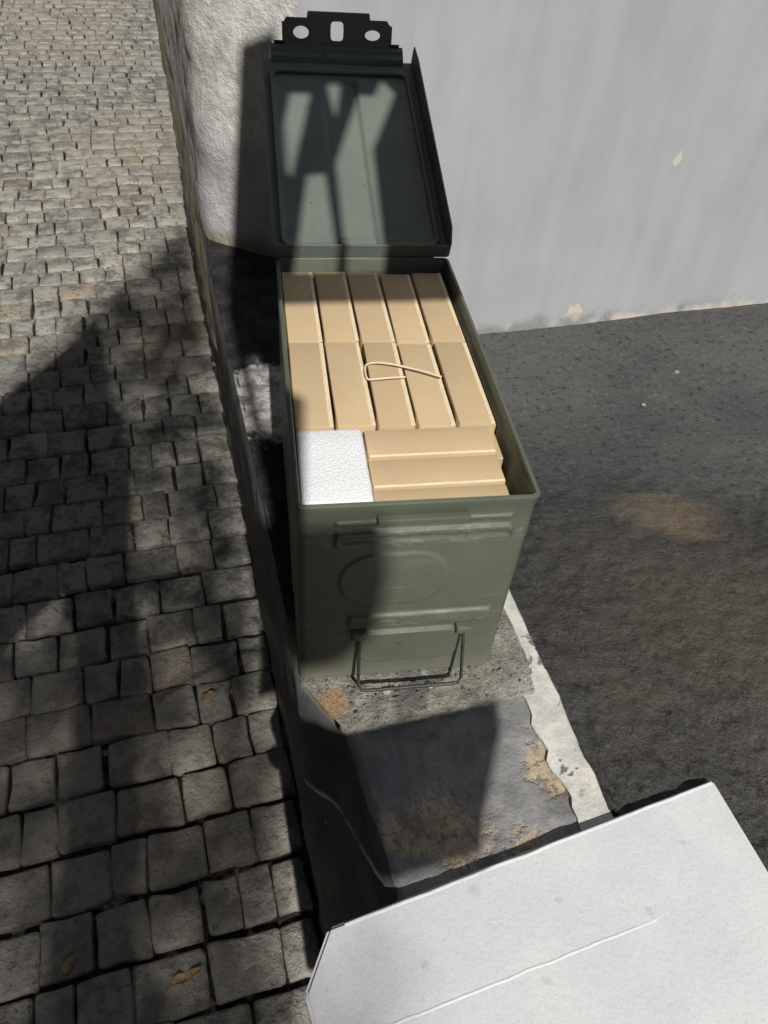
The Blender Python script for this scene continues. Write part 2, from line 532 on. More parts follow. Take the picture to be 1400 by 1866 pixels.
# the stones that show largest are objects of their own; the rest one mass
camp = Vector(cam.location)
cr = cam.rotation_euler.to_matrix()
def inview(x, y, m=0.06):
    q = cr.transposed() @ (Vector((x, y, ZS)) - camp)
    if q.z > -.1: return False
    a, b = q.x / -q.z, q.y / -q.z
    return abs(a) < .503 + m and abs(b) < .671 + m
vis = sorted([s_ for s_ in spots if inview(s_[0], s_[1])], key=lambda s_: (Vector((s_[0], s_[1], ZS)) - camp).length)
near = vis[:300]
nset = set(near)
rest = [s_ for s_ in spots if s_ not in nset]
for (x, y, k) in near:
    o = bpy.data.objects.new('paving_stone', rnd.choice(SETTS[k]))
    COL.objects.link(o); o.parent = street
    o.location = (x, y, ZS - .004 + rnd.random() * .005)
    o.rotation_euler = ((rnd.random() - .5) * R(5), (rnd.random() - .5) * R(5), ROT + (rnd.random() - .5) * R(2.4) + (math.pi if rnd.random() < .5 else 0))
V = []; Fc = []
for (x, y, k) in rest:
    me = rnd.choice(SETTS[k]); b0 = len(V)
    mt = Matrix.Translation((x, y, ZS - .004 + rnd.random() * .005)) @ Matrix.Rotation(ROT + (rnd.random() - .5) * R(2.4), 4, 'Z') @ Matrix.Rotation((rnd.random() - .5) * R(5), 4, 'X')
    V += [mt @ v_.co for v_ in me.vertices]
    Fc += [tuple(b0 + i for i in p.vertices) for p in me.polygons]
far = mobj('paving_stones', V, Fc, M['sett'], street)
tag(far, kind='stuff')

# ---- yard: asphalt sheet, uneven
V = []; Fc = []
xs = [.10 + .0045 * i for i in range(190)] + [.955 + .2 * i for i in range(20)]
ys = [-1.6 + .07 * j for j in range(20)] + [-.2 + .005 * j for j in range(220)] + [.9 + .1 * j for j in range(8)]
NX, NY = len(xs) - 1, len(ys) - 1
for y in ys:
    for x in xs:
        a = max(0, min(1, (.42 - y + .10 * nz(x, y, 2, 4)) / .22))
        rs = max(0, min(1, (.55 - y) / .65)); rs = rs * rs * (3 - 2 * rs)
        pit = fbm(x, y, 0, 48, 4)
        z = ZY + .145 * rs + .004 * fbm(x, y, 3, 5) * (1 - .7 * rs) + a * (.0042 * max(-1.2, min(.5, pit)) + .0020 * nz(x, y, 1, 120)) + .0006 * nz(x, y, 6, 90)
        if x < pl([(.29, -.75), (.245, -.30), (.220, -.125), (.209, -.039), (.196, .076), (.180, .25), (.165, .70)], y) - .003: z -= .06
        V.append((x, y, z))
for j in range(NY):
    for i in range(NX):
        b = j * (NX + 1) + i
        Fc.append((b, b + 1, b + NX + 2, b + NX + 1))
yard = mobj('asphalt_yard', V, Fc, M['asphalt'])
tag(yard, kind='structure')

# ---- low wall between street and yard
lw = empty('low_wall', (0, 0, ZS))
tag(lw, 'low dark painted wall between cobbled street and asphalt, under the green can', 'wall')
def wchild(o):
    o.parent = lw
    o.matrix_parent_inverse = Matrix.Translation((0, 0, -ZS))
    return o
# street-side face with rounded top edge
V = []; Fc = []
YS = [-.75 + .0125 * i for i in range(int(1.5 / .0125))] + [.75 + .09 * i for i in range(98)]
NZ = 16
for y in YS:
    xf, xt = pl(FOOT, y), pl(TOPE, y)
    zt = -.009 if y < .0 else (0.0 if y > .02 else -.009 + .009 * y / .02)
    for k in range(NZ + 1):
        t = k / NZ
        x = lerp(xf, xt, t); z = lerp(ZS - .05, zt, t)
        if k == NZ: x += .006
        if k == NZ - 1: z = zt - .006; x = xt
        d = .004 * fbm(x, y, z, 16) + .0018 * nz(x, y, z, 60)
        V.append((x - abs(d) * .3 + d, y, z - (0 if k < NZ else .0015)))
for j in range(len(YS) - 1):
    for k in range(NZ):
        b = j * (NZ + 1) + k
        Fc.append((b, b + 1, b + NZ + 2, b + NZ + 1))
wchild(mobj('street_face', V, Fc, M['face']))
# flaking top of the front stretch
V = []; Fc = []
NX = 46; YT = [-.75 + .0075 * j for j in range(int(.76 / .0075) + 2)]
for y in YT:
    x0, x1 = pl(TOPE, y) + .003, pl(RIGHT, y) - .012
    for i in range(NX + 1):
        x = lerp(x0, x1, i / NX)
        z = -.0085 + .0028 * fbm(x, y, 0, 16) + .0018 * fbm(x, y, 5, 60, 3)
        if i == 0: z -= .004
        V.append((x, y, z))
for j in range(len(YT) - 1):
    for i in range(NX):
        b = j * (NX + 1) + i
        Fc.append((b, b + 1, b + NX + 2, b + NX + 1))
wchild(mobj('flaking_top', V, Fc, M['ledge']))
# concrete bed that carries the can; its front edge is broken
V = []; Fc = []
NX = 50; NY = 110
def front_y(x):
    # corner near (.032,-.046), edge runs to (.19,-.025)
    base = lerp(-.047, -.026, (x - .032) / .158) if x > .032 else lerp(.002, -.047, (x + .002) / .034)
    return base + .003 * fbm(x, 0, 2, 45, 3)
rows = []
for j in range(NY + 1):
    t = (j / NY) ** 1.6
    r_ = []
    for i in range(NX + 1):
        f = i / NX
        xg = lerp(-.001, .188, f)
        y0 = front_y(xg)
        y = lerp(y0, .78, t)
        xl, xr = pl(TOPE, y) + .002, pl(RIGHT, y) - .014
        x = lerp(max(xl, -.2), xr, f) if y > .0 else max(xl, lerp(lerp(-.001, .188, f), lerp(xl, xr, f), max(0, min(1, t * 14))))
        z = .0035 * max(-1, min(.0, fbm(x, y, 0, 26))) + .0022 * min(0, nz(x, y, 0, 110)) - .001
        if .0 < y < .315 and .0 < x < .155: z = min(z, -.001)
        r_.append((x, y, z))
    rows.append(r_)
for r_ in rows: V += r_
for j in range(NY):
    for i in range(NX):
        b = j * (NX + 1) + i
        Fc.append((b, b + 1, b + NX + 2, b + NX + 1))
# skirt down at the front
b0 = len(V)
for i in range(NX + 1):
    x, y, z = rows[0][i]
    V.append((x + .001, y + .004 + .002 * nz(x, 3, 0, 60), -.038))
for i in range(NX): Fc.append((i, i + 1, b0 + i + 1, b0 + i))
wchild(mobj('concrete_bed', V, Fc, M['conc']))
# pale edge on the yard side (top strip and the face down to the asphalt)
V = []; Fc = []
YT = [-.75 + .0075 * j for j in range(int(1.55 / .0075))]
for y in YT:
    xr = pl(RIGHT, y)
    wv = .030 + .009 * fbm(0, y, 4, 30, 4)
    wob = .003 * fbm(1, y, 0, 22, 3)
    prof = [(-wv, -.034), (-wv + .0012, -.0036 + .0012 * nz(1, y, 0, 50)), (-wv * .5, -.0034 + .0012 * nz(2, y, 0, 40)), (-.0022, -.0036 + .0008 * nz(4, y, 0, 60)), (0, -.0062), (.004, -.08), (.008, -.17)]
    if y < -.03: prof = [(a, z - .002 * min(1, (-.03 - y) / .05)) for a, z in prof]
    V += [(xr + a + wob, y, z) for a, z in prof]
n = 7
for j in range(len(YT) - 1):
    for k in range(n - 1):
        b = j * n + k
        Fc.append((b, b + 1, b + n + 1, b + n))
sharp(wchild(mobj('pale_edge', V, Fc, M['pale'])), 32)

# ---- building: corner of a grey house
PLAN = [(4.5, 1.42, ZY), (.90, .807, ZY), (.35, .714, ZY), (.046, .672, ZY), (-.088, .748, 0), (-.240, 2.05, 0), (-.478, 4.2, 0), (-1.03, 9.5, 0)]
house = empty('house', (1.5, 3.0, ZY))
tag(house, 'grey painted house with pale flaking corner behind the open can', 'house')
pts = []
for (a, b) in zip(PLAN, PLAN[1:]):
    A, B = Vector((a[0], a[1])), Vector((b[0], b[1]))
    ln = (B - A).length; n = max(2, int(ln / (.02 if ln < 1.5 else .06)))
    for i in range(n):
        pts.append(A.lerp(B, i / n))
pts.append(Vector(PLAN[-1][:2]))
# round the plan
for _ in range(3):
    pts = [pts[0]] + [(pts[i - 1] + pts[i] * 2 + pts[i + 1]) / 4 for i in range(1, len(pts) - 1)] + [pts[-1]]
ZL = [ZY - .05 + .02 * i for i in range(50)] + [.85 + .5 * i for i in range(17)]
V = []; Fc = []
for i, q in enumerate(pts):
    a, b = pts[max(0, i - 1)], pts[min(len(pts) - 1, i + 1)]
    t = (b - a).normalized(); nn = Vector((-t.y, t.x))
    for z in ZL:
        d = .005 * fbm(q.x, q.y, z, 2.2) + .0008 * fbm(q.x, q.y, z, 14)
        sd_ = max(0, min(1, (.03 - q.x) / .06))
        d += sd_ * (.006 * fbm(q.x, q.y, z, 20, 4) + .012 * max(0, .22 - z))
        V.append((q.x + nn.x * d, q.y + nn.y * d, z))
m = len(ZL)
for i in range(len(pts) - 1):
    for k in range(m - 1):
        b = i * m + k
        Fc.append((b, b + m, b + m + 1, b + 1))
o = mobj('wall', V, Fc, M['wall'])
o.parent = house; o.matrix_parent_inverse = Matrix.Translation((-1.5, -3.0, -ZY))
# flat top behind the wall head
zt = ZL[-1] - .002
loop = [(q.x, q.y, zt) for q in pts] + [(4.5, 9.5, zt)]
o = mobj('roof', loop, [tuple(range(len(loop)))], M['conc'], smooth=False)
o.parent = house; o.matrix_parent_inverse = Matrix.Translation((-1.5, -3.0, -ZY))

# ---- house on the other side of the street: it closes the sky there
opp = empty('house', (-3.3, 1.0, ZS))
tag(opp, 'plastered house with shuttered windows across the street, left of the view', 'house')
bm = bmesh.new()
box_bm(bm, -3.0, 0, -9, 9, 0, 8.5, .03, 1)
o = bobj('wall', bm, mat_plain('ochre_plaster', (.30, .25, .18), .9, .2, 3), opp)
for iz in range(3):
    for iy in range(5):
        yy, zz = -7.2 + iy * 3.4, .9 + iz * 2.7
        bm = bmesh.new(); box_bm(bm, -.02, .05, yy - .6, yy + .6, zz, zz + 1.6, .01, 1)
        wn = bobj('window', bm, M['bark'], opp)
        bm = bmesh.new(); box_bm(bm, .052, .075, yy - .5, yy + .5, zz + .1, zz + 1.5, .005, 1)
        bobj('shutter', bm, M['leaf'], wn)
bm = bmesh.new(); box_bm(bm, -3.3, .35, -9.2, 9.2, 8.505, 8.7, .02, 1)
bobj('roof', bm, M['bark'], opp)

end = empty('house', (-1.0, -7.6, ZS))  # unseen, put in to hold back sky light from behind
tag(end, 'added unseen low house behind the viewer, holding back sky light', 'house')
bm = bmesh.new(); box_bm(bm, -5, 7, -4, 0, 0, 5.2, .03, 1)
bobj('wall', bm, bpy.data.materials['ochre_plaster'], end)
for ix in range(4):
    for iz in range(2):
        xx, zz = -3.6 + ix * 2.9, .8 + iz * 2.4
        bm = bmesh.new(); box_bm(bm, xx - .5, xx + .5, -.02, .05, zz, zz + 1.4, .01, 1)
        wn = bobj('window', bm, M['bark'], end)
        bm = bmesh.new(); box_bm(bm, xx - .42, xx + .42, .052, .075, zz + .1, zz + 1.3, .005, 1)
        bobj('shutter', bm, M['leaf'], wn)
bm = bmesh.new(); box_bm(bm, -5.3, 7.3, -4.2, .3, 5.205, 5.4, .02, 1)
bobj('roof', bm, M['bark'], end)

# ================================================================== CAN
CW, CL, CH = .155, .311, .198
can = empty('ammunition_can', (0, 0, 0))
tag(can, 'open olive green metal can full of cardboard boxes on the low wall', 'metal can')

def ring(w_, l_, r, ins, nf):
    """closed outline seen from above, counter-clockwise from front-left; front side has nf steps"""
    p = []
    x0, x1, y0, y1 = ins, w_ - ins, ins, l_ - ins
    r = max(.001, r - ins)
    def arc(cx, cy, a0):
        return [(cx + r * math.cos(R(a0 + 90 * i / 5)), cy + r * math.sin(R(a0 + 90 * i / 5))) for i in range(6)]
    p += arc(x0 + r, y0 + r, 180)
    p += [(lerp(x0 + r, x1 - r, i / nf), y0) for i in range(1, nf)]
    p += arc(x1 - r, y0 + r, 270)
    p += [(x1, lerp(y0 + r, y1 - r, i / 6)) for i in range(1, 6)]
    p += arc(x1 - r, y1 - r, 0)
    p += arc(x0 + r, y1 - r, 90)
    p += [(x0, lerp(y1 - r, y0 + r, i / 6)) for i in range(1, 6)]
    return p

def sstep(a, b, x):
    t = max(0, min(1, (x - a) / (b - a))); return t * t * (3 - 2 * t)

def rrect(x, z, x0, x1, z0, z1, r, edge=.0018):
    cx, cz = (x0 + x1) / 2, (z0 + z1) / 2
    qx, qz = abs(x - cx) - (x1 - x0) / 2 + r, abs(z - cz) - (z1 - z0) / 2 + r
    d = math.hypot(max(qx, 0), max(qz, 0)) + min(max(qx, qz), 0) - r
    return 1 - sstep(-edge, edge, d)

def press(x, z):
    """pressed relief of the front end of the can, outwards"""
    h = 0
    h += .0030 * rrect(x, z, .024, .142, .1590, .1740, .003, .0012)      # upper rib
    h -= .0016 * rrect(x, z, .026, .140, .1645, .1690, .002, .0010)
    h += .0020 * rrect(x, z, .024, .140, .1795, .1830, .001, .001)      # seam
    h += .0015 * rrect(x, z, .028, .104, .095, .150, .026, .0009)       # raised boss, round corners
    h += .0030 * rrect(x, z, .036, .143, .0690, .0830, .003, .0014)     # lower rib
    h += .0034 * rrect(x, z, .046, .122, .0245, .0620, .009, .0008)     # raised panel behind the bail
    return h

NF = 130
V = []; Fc = []
zs = [0.0, .0025] + [.004 + (CH - .008) * i / 190 for i in range(191)] + [CH - .001]
base = ring(CW, CL, .0055, 0, NF)
n = len(base)
for zi, z in enumerate(zs):
    bot = .0025 if zi == 0 else 0
    rg = ring(CW, CL, .0055, bot, NF)
    taper = .0012 * sstep(CH - .012, CH, z)      # folded rim stands a little proud
    for i, (x, y) in enumerate(rg):
        dy = press(x, z) if 5 < i < 6 + NF else 0
        cx, cy = x - CW / 2, y - CL / 2
        V.append((x + math.copysign(taper, cx), y + math.copysign(taper, cy) - dy, z))
# rim over and inner wall
for ins, z in ((.0006, CH), (.0016, CH), (.0024, CH - .0012), (.0024, CH - .05), (.0024, .004)):
    V += [(x, y, z) for x, y in ring(CW, CL, .0055, ins, NF)]
lv = len(V) // n
for k in range(lv - 1):
    for i in range(n):
        Fc.append((k * n + i, k * n + (i + 1) % n, (k + 1) * n + (i + 1) % n, (k + 1) * n + i))
Fc.append(tuple(reversed(range(n))))
Fc.append(tuple((lv - 1) * n + i for i in range(n)))
body = mobj('body', V, Fc, M['green'], can)
sharp(body, 50)

# catch lip on the front seam
bm = bmesh.new()
box_bm(bm, .050, .110, -.0062, -.0008, .1838, .1880, .0008)
bobj('catch_lip', bm, M['green'], can)
# bail: wire loop hanging on the front
bm = bmesh.new()
px0, px1 = .044, .1235
path = [(px0, -.003, .0645), (px0, -.006, .060), (px0 - .0005, -.0215, .022), (px0 + .002, -.0235, .0185), (px0 + .006, -.0238, .0178),
        (px1 - .006, -.0238, .0178), (px1 - .002, -.0235, .0185), (px1 + .0005, -.0215, .022), (px1, -.006, .060), (px1, -.003, .0645)]
tube(bm, path, .0014, 8)
bobj('bail', bm, M['steel'], can, True)
for x in (px0, px1):
    bm = bmesh.new()
    box_bm(bm, x - .006, x + .006, -.0075, .0005, .0595, .0672, .0015)
    bobj('bail_bracket', bm, M['green'], can)
# hinge at the back rim
bm = bmesh.new()
tube(bm, [(.012, CL + .004, CH - .004), (CW - .012, CL + .004, CH - .004)], .0035, 10)
bobj('hinge', bm, M['green'], can, True)

# ---- lid: an Empty with a pan, gasket and latch, leaning back against the house
LEAN = R(72.5)
LL, LW = .276, .160
lid = empty('lid', (-.003, CL + .003, CH + .001), (0, 0, 0))
lid.parent = can
# lid axes: x across, s along the lid (away from the hinge), n out of its inside
sdir = Vector((0, math.sin(LEAN), math.cos(LEAN))); ndir = Vector((0, -math.cos(LEAN), math.sin(LEAN)))
lid.matrix_local = Matrix(((1, 0, 0, -.003), (0, sdir.y, ndir.y, CL + .003), (0, sdir.z, ndir.z, CH + .001), (0, 0, 0, 1)))
# pan: plate with stiffening channel down the middle
V = []; Fc = []
NXL, NYL = 96, 90
def lidz(x, s):
    z = 0
    c0, c1 = .060, .096
    z += -.0042 * rrect(x, s, c0, c1, .012, .244, .004, .0022)
    z += .0030 * rrect(x, s, .006, LW - .006, .006, LL - .016, .012, .002) - .0030 * rrect(x, s, .011, LW - .011, .011, LL - .021, .010, .002)
    return z + .0006 * fbm(x, s, 0, 14)
for j in range(NYL + 1):
    s = LL * j / NYL
    for i in range(NXL + 1):
        x = LW * i / NXL
        V.append((x, s, lidz(x, s)))
for j in range(NYL):
    for i in range(NXL):
        b = j * (NXL + 1) + i
        Fc.append((b, b + 1, b + NXL + 2, b + NXL + 1))
b0 = len(V)
for j in range(NYL + 1):
    for i in range(NXL + 1):
        V.append((LW * i / NXL, LL * j / NYL, V[j * (NXL + 1) + i][2] - .0014))
for f in list(Fc): Fc.append(tuple(b0 + q for q in reversed(f)))
pan = mobj('pan', V, Fc, M['inner'], lid)
# block at the foot of the channel
bm = bmesh.new(); box_bm(bm, .060, .094, .010, .018, -.004, .0035, .0012); bobj('channel_stop', bm, M['inner'], lid)
# gasket
bm = bmesh.new()
gp = ring(LW - .018, LL - .030, .010, 0, 10)
tube(bm, [(x + .009, y + .007, .0026) for x, y in gp], .0022, 6, True)
bobj('gasket', bm, M['inner'], lid, True)
# flanges
FH = .024
for sgn in (0, 1):
    x0 = -.0006 if sgn == 0 else LW - .0008
    bm = bmesh.new()
    prof = [(.0, -.002), (.0, FH * .55), (.010, FH), (LL - .030, FH), (LL - .003, FH * .85), (LL, .004), (LL, -.002)]
    a = [bm.verts.new((x0, s, z)) for s, z in prof]; b = [bm.verts.new((x0 + .0014, s, z)) for s, z in prof]
    bm.faces.new(a); bm.faces.new(list(reversed(b)))
    for i in range(len(prof)):
        j = (i + 1) % len(prof)
        bm.faces.new((a[i], b[i], b[j], a[j]))
    bmesh.ops.bevel(bm, geom=list(bm.edges), offset=.0004, segments=1, affect='EDGES')
    bobj('side_flange', bm, M['inner'], lid)
bm = bmesh.new(); box_bm(bm, .001, LW - .001, -.0012, .0004, -.002, .012, .0004); bobj('hinge_flange', bm, M['inner'], lid)
# stepped end
bm = bmesh.new()
prof = [(LL - .006, .0), (LL - .003, .005), (LL + .003, .006), (LL + .005, .009), (LL + .011, .010), (LL + .013, .0075), (LL + .007, .006), (LL + .005, .003), (LL, .002), (LL - .002, -.001)]
x0, x1 = .010, LW - .010
a = [bm.verts.new((x0, s, z)) for s, z in prof]; b = [bm.verts.new((x1, s, z)) for s, z in prof]
bm.faces.new(a); bm.faces.new(list(reversed(b)))
for i in range(len(prof)):
    j = (i + 1) % len(prof); bm.faces.new((a[i], b[i], b[j], a[j]))
bmesh.ops.bevel(bm, geom=list(bm.edges), offset=.0006, segments=2, affect='EDGES')
bobj('stepped_end', bm, M['inner'], lid)
# latch: perforated lever plate beyond the end
def holed_plate(x0, x1, s0, s1, tab, holes, th):
    bm = bmesh.new()
    outer = [(x0, s0), (x1, s0), (x1 + .001, s1 - .006), (x1 - .003, s1), (tab[1], s1), (tab[1] - .001, s1 + tab[2]), (tab[0] + .001, s1 + tab[2]), (tab[0], s1), (x0 + .003, s1), (x0 - .001, s1 - .006)]
    loops = [outer]
    for (cx, cs, rx, rs, sq) in holes:
        L_ = []
        for k in range(14):
            a = 2 * math.pi * k / 14
            ca, sa = math.cos(a), math.sin(a)
            e = .45 if sq else 1.0
            L_.append((cx + rx * math.copysign(abs(ca) ** e, ca), cs + rs * math.copysign(abs(sa) ** e, sa)))
        loops.append(L_)
    es = []
    for L_ in loops:
        vs = [bm.verts.new((x, s, 0)) for x, s in L_]
        es += [bm.edges.new((vs[i], vs[(i + 1) % len(vs)])) for i in range(len(vs))]
    bmesh.ops.triangle_fill(bm, edges=es, use_beauty=True, use_dissolve=False)
    g = bmesh.ops.extrude_face_region(bm, geom=list(bm.faces))
    for v in g['geom']:
        if isinstance(v, bmesh.types.BMVert): v.co.z += th
    return bm
bm = holed_plate(.024, .135, 0, .027, (.048, .114, .006), [(.042, .014, .0082, .0058, False), (.0795, .016, .0068, .0088, True), (.117, .0135, .0082, .0048, False)], .0016)
lat = bobj('latch', bm, M['inner'], lid)
lat.location = (0, LL + .009, .007); lat.rotation_euler = (R(66), 0, 0)
for x in (.0235, .1355):
    bm = bmesh.new(); box_bm(bm, x - .0008, x + .0022, -.004, .022, -.010, .001, .0006)
    bobj('latch_cheek', bm, M['inner'], lat)
bm = bmesh.new(); tube(bm, [(.014, LL + .011, .011), (LW - .014, LL + .011, .011)], .0017, 8)
bobj('latch_pin', bm, M['steel'], lid, True)

# ================================================================== CONTENTS
ZB = .006
def carton(name, x0, x1, y0, y1, ztop, label, group='plain cardboard boxes in the can', tilt=(0, 0, 0), zb=None):
    bm = bmesh.new()
    hx, hy = (x1 - x0) / 2, (y1 - y0) / 2
    z0 = (ZB if zb is None else zb) - ztop
    box_bm(bm, -hx, hx, -hy, hy, z0, 0, .0016, 2)
    # small dents and a slightly bowed top
    for v in bm.verts:
        if v.co.z > -.004:
            v.co.z += .0006 * nz(v.co.x + x0 * 7, v.co.y + y0 * 5, 0, 60)
        v.co.x += .0004 * nz(v.co.y + x0 * 9, v.co.z, 4, 50)
    o = bobj(name, bm, M['card'])
    sharp(o, 40)
    o.location = ((x0 + x1) / 2, (y0 + y1) / 2, ztop)
    o.rotation_euler = tilt
    tag(o, label, 'box', group)
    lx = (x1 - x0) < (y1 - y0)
    bm = bmesh.new()  # pale strip stands for the light caught on the box edge
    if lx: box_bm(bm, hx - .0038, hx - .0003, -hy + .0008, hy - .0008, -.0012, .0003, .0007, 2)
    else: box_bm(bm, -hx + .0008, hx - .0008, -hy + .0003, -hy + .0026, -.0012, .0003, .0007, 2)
    bobj('lit_edge_strip', bm, M['lit_edge'], o)
    return o
ordw = ['leftmost', 'second from left', 'middle', 'fourth from left', 'rightmost']
rb = random.Random(11)
for i in range(5):
    xa = .0036 + i * .0292; xb = xa + .0274
    zt = .1885 + rb.random() * .0018 + (.0016 if i < 2 else 0)
    carton('cardboard_box', xa, xb, .1890, .2990, zt, f'{ordw[i]} brown cardboard box in the rear row, nearest the lid', tilt=(R(rb.uniform(-.3, .3)), R(1.2), R(rb.uniform(-.4, .4))))
    carton('cardboard_box', xa + rb.uniform(-.0002, .0006), xb, .0838, .1878, zt + rb.uniform(-.0008, .0006), f'{ordw[i]} brown cardboard box in the middle row of the can', tilt=(R(rb.uniform(-.3, .3)), R(1.2), R(rb.uniform(-.5, .5))))
carton('cardboard_box', .0510, .1415, .0540, .0815, .1885, 'crosswise cardboard box beside the white foam, farthest from the front of the can', tilt=(R(1.5), 0, R(.6)))
carton('cardboard_box', .0505, .1410, .0252, .0515, .1875, 'crosswise cardboard box in the middle of three beside the white foam', tilt=(R(1.0), 0, R(.8)))
carton('cardboard_box', .0500, .1405, .0034, .0236, .1865, 'crosswise cardboard box against the front wall of the can', tilt=(0, 0, R(.4)))
# cardboard liner slips in the gap along the right wall
def slip(x0, x1, y0, y1, zt, label):
    bm = bmesh.new(); box_bm(bm, x0 - (x0 + x1) / 2, x1 - (x0 + x1) / 2, -(y1 - y0) / 2, (y1 - y0) / 2, -.10, 0, .0006, 1)
    o = bobj('cardboard_slip', bm, M['card']); o.location = ((x0 + x1) / 2, (y0 + y1) / 2, zt)
    o.rotation_euler = (0, R(-1.0), 0)
    tag(o, label, 'cardboard'); return o
slip(.1492, .1520, .0930, .2960, .1800, 'long cardboard slip wedged between the boxes and the right can wall')
slip(.1432, .1480, .0560, .0860, .1800, 'short cardboard slip in the gap right of the crosswise boxes')

# white foam piece, front left corner
bm = bmesh.new(); box_bm(bm, -.0228, .0228, -.0368, .0368, -.18, 0, .0035, 3)
bmesh.ops.subdivide_edges(bm, edges=list(bm.edges), cuts=3, use_grid_fill=True)
for v in bm.verts: v.co += Vector((nz(v.co.y, v.co.z, 1, 90), nz(v.co.x, v.co.z, 2, 90), nz(v.co.x, v.co.y, 3, 120))) * .0005
o = bobj('foam_block', bm, M['bead'], None, True)
o.location = (.0262, .0412, .1945); tag(o, 'small white bead foam block in the front left corner of the can', 'foam')

# loose end of twine on the boxes
zt = .1925
tw = [(.117, .136, zt), (.105, .142, zt + .0012), (.092, .1485, zt + .0006), (.080, .1525, zt + .0015), (.068, .1555, zt + .001), (.0615, .1545, zt), (.0595, .148, zt + .0006),
      (.0592, .138, zt + .001), (.0600, .1338, zt + .0005), (.068, .1340, zt + .0012), (.080, .1355, zt + .001), (.089, .1368, zt + .0002)]
bm = bmesh.new(); tube(bm, smooth_poly(tw, 2), .0009, 6)
o = bobj('twine', bm, M['twine'], None, True)
tag(o, 'loose pale twine loop lying on the middle row of boxes', 'twine')

# ================================================================== FOAM SHEET
P = [(.006, -.189), (.100, -.1670), (.285, -.125), (.330, -.42), (.300, -.52), (.02, -.52), (-.004, -.250), (-.0105, -.222)]
P = [low(*q) for q in P]
bm = bmesh.new()
TH = .010
vs = [bm.verts.new((x, y, 0)) for x, y in P]
f = bm.faces.new(vs)
g = bmesh.ops.extrude_face_region(bm, geom=[f])
for v in g['geom']:
    if isinstance(v, bmesh.types.BMVert): v.co.z -= TH
bmesh.ops.bevel(bm, geom=list(bm.edges), offset=.0022, segments=2, affect='EDGES')
sh = empty('foam_sheet', (.14, -.30, ZF - TH))
tag(sh, 'large white foam sheet lying across the low wall in the foreground', 'foam sheet')
def schild(o):
    o.parent = sh; o.matrix_parent_inverse = Matrix.Translation((-.14, .30, -ZF + TH)); return o
o = bobj('slab', bm, M['foam']); o.location = (0, 0, ZF); schild(o); sharp(o, 40)
# thin lip along the far edge, and a moulded ridge across the top
def ridge(name, a, b, w_, h, n=40, mat='foam'):
    V = []; Fc = []
    a, b = Vector(a), Vector(b); t = (b - a).normalized(); nn = Vector((-t.y, t.x))
    for i in range(n + 1):
        c = a.lerp(b, i / n) + nn * .0008 * nz(i * .3, 0, 5)
        e = min(1, i / 4, (n - i) / 4)
        for q, hh in ((-1, .6), (-.5, .9), (0, 1), (.5, .9), (1, .6)):
            p = c + nn * q * w_
            V.append((p.x, p.y, ZF + (hh * h if hh > 0 else hh) * (.3 + .7 * e)))
    for i in range(n):
        for k in range(4):
            q = i * 5 + k
            Fc.append((q, q + 1, q + 6, q + 5))
    return schild(mobj(name, V, Fc, M[mat]))
ridge('moulded_ridge', low(.208, -.2083), low(.020, -.2460), .0008, .0004, mat='ridge')
ridge('edge_lip', low(.016, -.1891), low(.283, -.1276), .0010, .0004, mat='ridge')

# ================================================================== SMALL THINGS
def pebble(x, y, z, r, label, seed, mat='pebble'):
    bm = bmesh.new()
    bmesh.ops.create_icosphere(bm, subdivisions=2, radius=r)
    for v in bm.verts:
        v.co *= 1 + .5 * nz(v.co.x + seed, v.co.y, v.co.z, .9 / r)
        v.co.z *= .6
    o = bobj('pebble', bm, M[mat], None, True)
    o.location = (x, y, z + r * .25)
    tag(o, label, 'pebble', 'small loose stones')
    return o
pebble(.068, -.016, 0, .0035, 'small pale stone just inside the hanging wire bail', 1)
pebble(.103, -.014, 0, .0030, 'small crumb of stone at the foot of the can, right of the other one', 2)
pebble(.632, .600, ZY, .0042, 'white chip on the asphalt close to the house wall', 3)
pebble(.362, .062, -.043, .0032, 'white pebble on the brownish part of the asphalt', 4)
pebble(.385, -.008, -.025, .0024, 'tiny pale pebble on the asphalt above the foam sheet corner', 5)
pebble(.545, .520, ZY + .0002, .0030, 'tiny grey chip on the asphalt between the can and the house wall', 6)

# loose grit on the concrete in front of the can
V = []; Fc = []
rg_ = random.Random(21)
for _ in range(80):
    x = rg_.uniform(.01, .185); y = rg_.uniform(front_y(x) + .003, .004 if x < .158 else .06)
    if rg_.random() < .35: x = rg_.uniform(.04, .13); y = rg_.uniform(-.028, -.006)
    if y < front_y(x) + .002: continue
    r_ = rg_.choice((.0007, .001, .0014, .002)); b0 = len(V)
    pts8 = [Vector(q) * r_ * rg_.uniform(.7, 1.3) for q in ((1, .2, 0), (-.1, 1, .1), (-1, -.1, 0), (.1, -1, 0), (0, 0, .8), (0, 0, -.8))]
    V += [p_ + Vector((x, y, r_ * .35)) for p_ in pts8]
    Fc += [tuple(b0 + q for q in f_) for f_ in ((0, 1, 4), (1, 2, 4), (2, 3, 4), (3, 0, 4), (1, 0, 5), (2, 1, 5), (3, 2, 5), (0, 3, 5))]
o = wchild(mobj('grit', V, Fc, M['conc'], smooth=False))
tag(o, kind='stuff')

